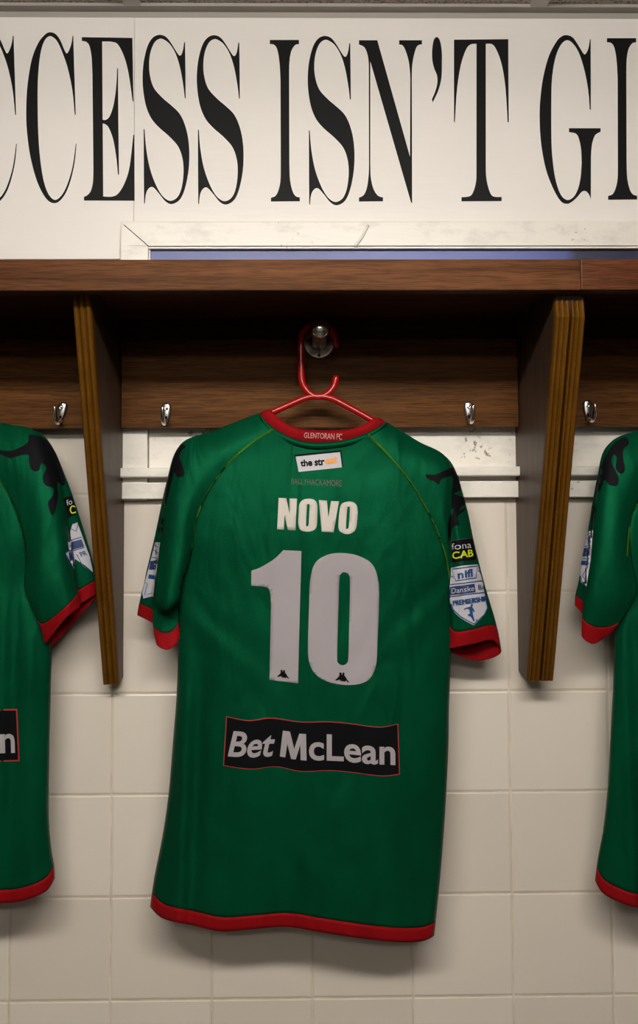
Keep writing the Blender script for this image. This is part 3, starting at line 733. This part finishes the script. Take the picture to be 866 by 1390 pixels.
decal('figure_print', [(tess([outline(figL, *ZL, n=3)]), 0, 0), (tess([poly([(178,512),(195,508),(190,545),(172,548)], *ZL)]), 0, 0), (tess([poly([(165,565),(190,562),(184,592),(158,592)], *ZL)]), 0, 0)], M_blk, sll, bvL, cell=2.5, lift=.0013)
bl_ = [(tess([poly([(142,655),(172,655),(130,985),(68,1000),(62,960)], *ZL)]), 0, 0)]
for l in ([(140,672),(170,690)], [(132,700),(164,722)], [(150,660),(146,730)], [(124,745),(160,752)], [(80,900),(96,905),(78,975),(128,962)], [(66,975),(70,998),(128,982)]):
    bl_.append((stroke(poly(l, *ZL), .9), 1, 1))
bl_.append((tess([poly([(114,770),(154,762),(148,818),(106,822)], *ZL)]), 2, 1)); bl_.append((tess([poly([(104,850),(142,856),(140,880),(100,875)], *ZL)]), 1, 1))
decal('league_badge', bl_, [M_wht, M_blue, M_navy], sll, bvL, cell=2.5, lift=.0013)

# --- the left neighbour (its left half lies outside the picture)
mx = lambda l, c: [(2*c-p[0],)+tuple(p[1:]) for p in l]
LC = -122
LRR = [(-58,590),(-30,617),(0,652),(20,690),(31,725),(36,755),(40,778),(51,800)]
LSR = [
 [(-58,590,11),(-49,583,9),(-41,577,6),(-34,572,0),(-34,572,-1),(-33,573,-4),(-45,590,-9),(-57,600,-11)],
 [(-22,625,16),(-10,612,16),(2,595,11),(14,578,2),(15,578,-1),(15,579,-4),(2,600,-12),(-20,625,-12)],
 [(12,672,17),(30,645,23),(44,615,18),(50,591,6),(56,594,0),(60,597,-6),(40,640,-14),(14,675,-12)],
 [(28,712,17),(50,690,28),(68,665,22),(76,648,8),(81,650,0),(88,650,-10),(60,690,-20),(30,715,-12)],
 [(36,755,17),(55,745,32),(78,730,26),(90,718,8),(94,720,-4),(110,710,-14),(80,740,-24),(38,760,-12)],
 [(34,800,17),(54,795,34),(85,785,30),(99,775,10),(102,775,-6),(125,760,-16),(85,780,-26),(36,805,-8)],
 [(50,838,20),(60,842,28),(90,820,30),(105,803,12),(104,800,-6),(130,785,-18),(95,810,-26),(52,845,-10)],
 [(62,866,14),(63,872,18),(88,840,30),(108,824,14),(106,822,-6),(131,808,-18),(100,846,-24),(70,878,-8)]]
def fold_left(x, y, u, v):
    d = 2.6*nz(x, y*.3, .03, 9)
    d += 5*math.exp(-((x-38-(y-900)*.02)/13)**2)*ss(800, 900, y)-4*math.exp(-((x-20+(y-900)*.03)/10)**2)*ss(760, 860, y)
    d += 4*math.exp(-((x-2)/10)**2)*ss(740, 850, y)*(1-ss(1050, 1180, y)) + 3*ss(1000, 1200, y)*math.sin(x/40)
    return d
left = dict(mid=LC, arm=.36, fold=fold_left,
    R=LRR+[(63,840),(69,885),(69,920),(67,1000),(66,1060),(66,1110),(69,1150),(73,1175),(74,1192)],
    L=mx(LRR+[(63,840),(69,885),(69,920),(67,1000),(66,1060),(66,1110),(69,1150),(73,1175),(74,1192)], LC),
    T=mx([(-58,590),(-90,599),(LC,602)], LC)+[(-90,599),(-58,590)],
    B=mx([(74,1192),(62,1210),(30,1223),(0,1226),(-60,1228)], LC)+[(LC,1230),(-60,1228),(0,1226),(30,1223),(62,1210),(74,1192)],
    sleeves=[[mx(r, LC) for r in LSR], LSR], cuffrows=[9, 9], hemrows=4, raglan=[mx(LRR[:6], LC), LRR[:6]],
    collar=(mx([(-36,572),(-46,567),(-64,577),(-90,583),(LC,585)], LC)+[(-90,583),(-64,577),(-46,567),(-36,572)], mx([(-33,573),(-56,588),(-90,598),(LC,602)], LC)+[(-90,598),(-56,588),(-33,573)]))
shirt('football_shirt', 'green football shirt cut by the left edge of the photo, beyond the narrow divider', left)
bvl = bvh_of([left['sl_g'][1]]); o = left['sl_obj'][1]
ZA = ((0, 560), 3.475)
figA = [(-20,184),(0,180),(60,180),(130,145),(136,108),(165,108),(205,122),(240,160),(268,210),(296,290),(306,335),(290,345),(270,325),(266,350),(270,400),(250,488),(225,430),(246,395),(250,358),(212,342),(202,300),(218,262),(196,240),(182,275),(152,272),(138,235),(136,200),(110,200),(62,212),(48,216),(0,196),(-20,194)]
decal('figure_print', [(tess([outline(figA, *ZA, n=3)]), 0, 0)], M_blk, o, bvl, cell=2.5, lift=.0013)
decal('sponsor_badge', [(tess([rrect(poly([(298,402),(336,392),(358,480),(318,498)], *ZA))]), 0, 0), (warp(text2d('fo', .0), poly([(308,415),(336,405),(340,432),(314,440)], *ZA)), 1, 1),
  (stroke(spline(poly([(352,445),(338,442),(330,458),(338,474),(356,470)], *ZA), 4), 1.6), 2, 1)], [M_blk, M_wht, M_yel], o, bvl, cell=2.5, lift=.0013)
bd = [(tess([poly([(330,560),(342,525),(364,518),(430,700),(440,755),(400,720),(352,690),(345,740),(308,665),(322,650),(316,610),(332,600)], *ZA)]), 0, 0)]
for l in ([(342,525),(358,520)], [(332,548),(358,560),(368,525)], [(312,610),(340,600),(384,588)], [(318,655),(350,650),(398,636)], [(304,662),(318,712),(352,720)], [(360,668),(390,722),(440,762),(425,690)], [(304,660),(330,650)]):
    bd.append((stroke(poly(l, *ZA), 1.1), 1, 1))
bd.append((tess([poly([(328,612),(384,598),(396,632),(338,648)], *ZA)]), 2, 1)); bd.append((tess([poly([(318,662),(340,656),(346,690),(324,702)], *ZA)]), 2, 1))
bd.append((warp(text2d('PR', .03), poly([(372,660),(404,650),(412,672),(384,682)], *ZA)), 1, 1))
decal('league_badge', bd, [M_wht, M_blue, M_navy], o, bvl, cell=2.5, lift=.0013)
sb = [(-190,968),(24,962),(27,1033),(-195,1040)]; si = [(-188,970),(22.3,964),(25.2,1031),(-193,1038)]
pt2 = decal('sponsor_patch', [(tess([sb]), 1, 0), (tess([si]), 0, 1)], [M_blk, bpy.data.materials['patch_red']], left['root'], left['bv'])
decal('sponsor_lettering', [(warp(text2d('Bet', .02), [(-185,985),(-125,985),(-125,1026),(-184,1026)]), 0, 2), (warp(text2d('cLean', .02), [(-92,985),(20,984),(21,1022),(-92,1026)]), 0, 2), (tess([[(-120,985),(-113,985),(-107,1005),(-101,985),(-95,985),(-95,1026),(-101,1026),(-101,1005),(-105,1024),(-109,1024),(-113,1005),(-115,1026),(-121,1026)]]), 0, 2)], M_num, pt2, left['bv'])

# --- the right neighbour
RC = 1016
RLR = [(952,590),(924,612),(893,640),(872,670),(858,697),(853,720),(850,755),(845,785),(840,815)]
RSL = [
 [(952,590,11),(943,583,9),(935,577,6),(928,572,0),(928,572,-1),(927,573,-4),(939,590,-9),(951,600,-11)],
 [(912,622,16),(900,612,17),(888,598,11),(880,583,2),(880,583,-1),(880,584,-4),(890,600,-12),(910,622,-12)],
 [(875,664,17),(860,645,22),(842,622,16),(830,602,4),(828,604,-1),(827,606,-6),(845,630,-14),(872,668,-12)],
 [(856,705,18),(842,692,28),(824,672,22),(814,655,8),(814,652,0),(811,655,-8),(830,690,-20),(856,705,-12)],
 [(857,755,19),(838,752,34),(815,742,28),(803,730,10),(805,726,0),(798,728,-14),(825,745,-24),(856,755,-12)],
 [(864,803,20),(838,812,32),(808,805,30),(795,795,14),(799,788,0),(787,785,-16),(815,800,-26),(858,805,-6)],
 [(842,842,20),(828,848,20),(806,847,22),(791,835,14),(798,822,-2),(782,805,-18),(810,825,-26),(840,842,-8)],
 [(830,858,14),(818,867,14),(804,874,18),(790,863,14),(797,843,-2),(781,821,-18),(806,845,-26),(826,855,-10)]]
def fold_right(x, y, u, v):
    d = 2.6*nz(x, y*.3, .03, 19)
    d += 4*math.exp(-((x-848-(y-900)*.04)/9)**2)*ss(830, 900, y)-3*math.exp(-((x-861-(y-900)*.05)/8)**2)*ss(800, 880, y)
    return d+3*ss(1000, 1200, y)*math.sin(x/45)
RL_ = RLR+[(836,850),(834,890),(832,945),(829,1000),(826,1060),(820,1120),(812,1165),(808,1195)]
right = dict(mid=RC, arm=.38, fold=fold_right, L=RL_, R=mx(RL_, RC),
    T=[(952,590),(984,599),(RC,602)]+mx([(984,599),(952,590)], RC),
    B=[(808,1195),(818,1212),(842,1225),(866,1232),(930,1240),(RC,1244)]+mx([(930,1240),(866,1232),(842,1225),(818,1212),(808,1195)], RC),
    sleeves=[RSL, [mx(r, RC) for r in RSL]], cuffrows=[9, 9], hemrows=4, raglan=[RLR[:7], mx(RLR[:7], RC)],
    collar=([(930,572),(940,567),(958,577),(984,583),(RC,585)]+mx([(984,583),(958,577),(940,567),(930,572)], RC), [(927,573),(950,588),(984,598),(RC,602)]+mx([(984,598),(950,588),(927,573)], RC)))
shirt('football_shirt', 'green football shirt cut by the right edge of the photo, beyond the wide divider', right)
bvr = bvh_of([right['sl_g'][0]]); o = right['sl_obj'][0]
ZB = ((690, 560), 3.477)
figB = [(556,118),(568,150),(545,172),(540,210),(550,268),(532,290),(506,262),(512,215),(495,200),(488,235),(505,275),(520,310),(512,345),(475,340),(455,318),(436,368),(418,372),(424,320),(436,275),(455,220),(480,172),(512,135)]
decal('figure_print', [(tess([outline(figB, *ZB, n=3)]), 0, 0), (tess([poly([(400,440),(420,430),(412,500),(392,520),(400,480)], *ZB)]), 0, 0)], M_blk, o, bvr, cell=2.5, lift=.0013)
bd = [(tess([poly([(376,562),(404,555),(392,700),(372,825),(346,800),(342,770)], *ZB)]), 0, 0)]
for l in ([(374,575),(400,568)], [(372,590),(396,612)], [(385,560),(380,625)], [(362,632),(394,628)], [(352,690),(388,690)], [(345,770),(352,800),(374,822)], [(372,740),(352,770),(374,800)]):
    bd.append((stroke(poly(l, *ZB), 1.0), 1, 1))
bd.append((tess([poly([(364,640),(393,636),(388,676),(356,680)], *ZB)]), 2, 1)); bd.append((tess([poly([(352,700),(384,700),(382,722),(348,720)], *ZB)]), 1, 1))
decal('league_badge', bd, [M_wht, M_blue, M_navy], o, bvr, cell=2.5, lift=.0013)
# their hangers and pegs, just outside the picture
peg(DL, 'chrome peg outside the left edge of the photo holding the left hanger')
hanger(DL, 'red plastic hanger inside the shirt at the left edge', ((272, 617), (578, 620)))
peg(DR, 'chrome peg outside the right edge of the photo holding the right hanger')
hanger(DR, 'red plastic hanger inside the shirt at the right edge', ((274, 617), (578, 620)))

# ------------------------------------------------------------------ ceiling lights of the room (behind the viewer)
def tube_light(x, y, ln, power, label):
    r = empty('ceiling_light', (x, y, ZC), label, 'ceiling light', 'fluorescent battens on the ceiling')
    q = MB(); q.box((x-ln/2-.03, y-.06, ZC-.022), (x+ln/2+.03, y+.06, ZC-.002)); q.build('housing', M_tbar, r, bevel=.003)
    mt = NT('light_diffuser'); mt.b.inputs['Base Color'].default_value = (1, 1, 1, 1)
    mt.b.inputs['Emission Color'].default_value = (1.0, .945, .875, 1); mt.b.inputs['Emission Strength'].default_value = power
    q = MB(); q.box((x-ln/2, y-.05, ZC-.092), (x+ln/2, y+.05, ZC-.0225)); q.build('diffuser', mt.m, r, bevel=.004)
    for e in (-1, 1):
        q = MB(); q.box((x+e*(ln/2+.012)-.008, y-.052, ZC-.094), (x+e*(ln/2+.012)+.008, y+.052, ZC-.0225)); q.build('end_cap', M_tbar, r, bevel=.002)
tube_light(-.05, -1.48, 1.2, TUBE_POWER, 'fluorescent batten on the ceiling, nearer the shirts')
tube_light(-.05, -2.75, 1.2, TUBE_POWER*.35, 'fluorescent batten on the ceiling, farther from the shirts')
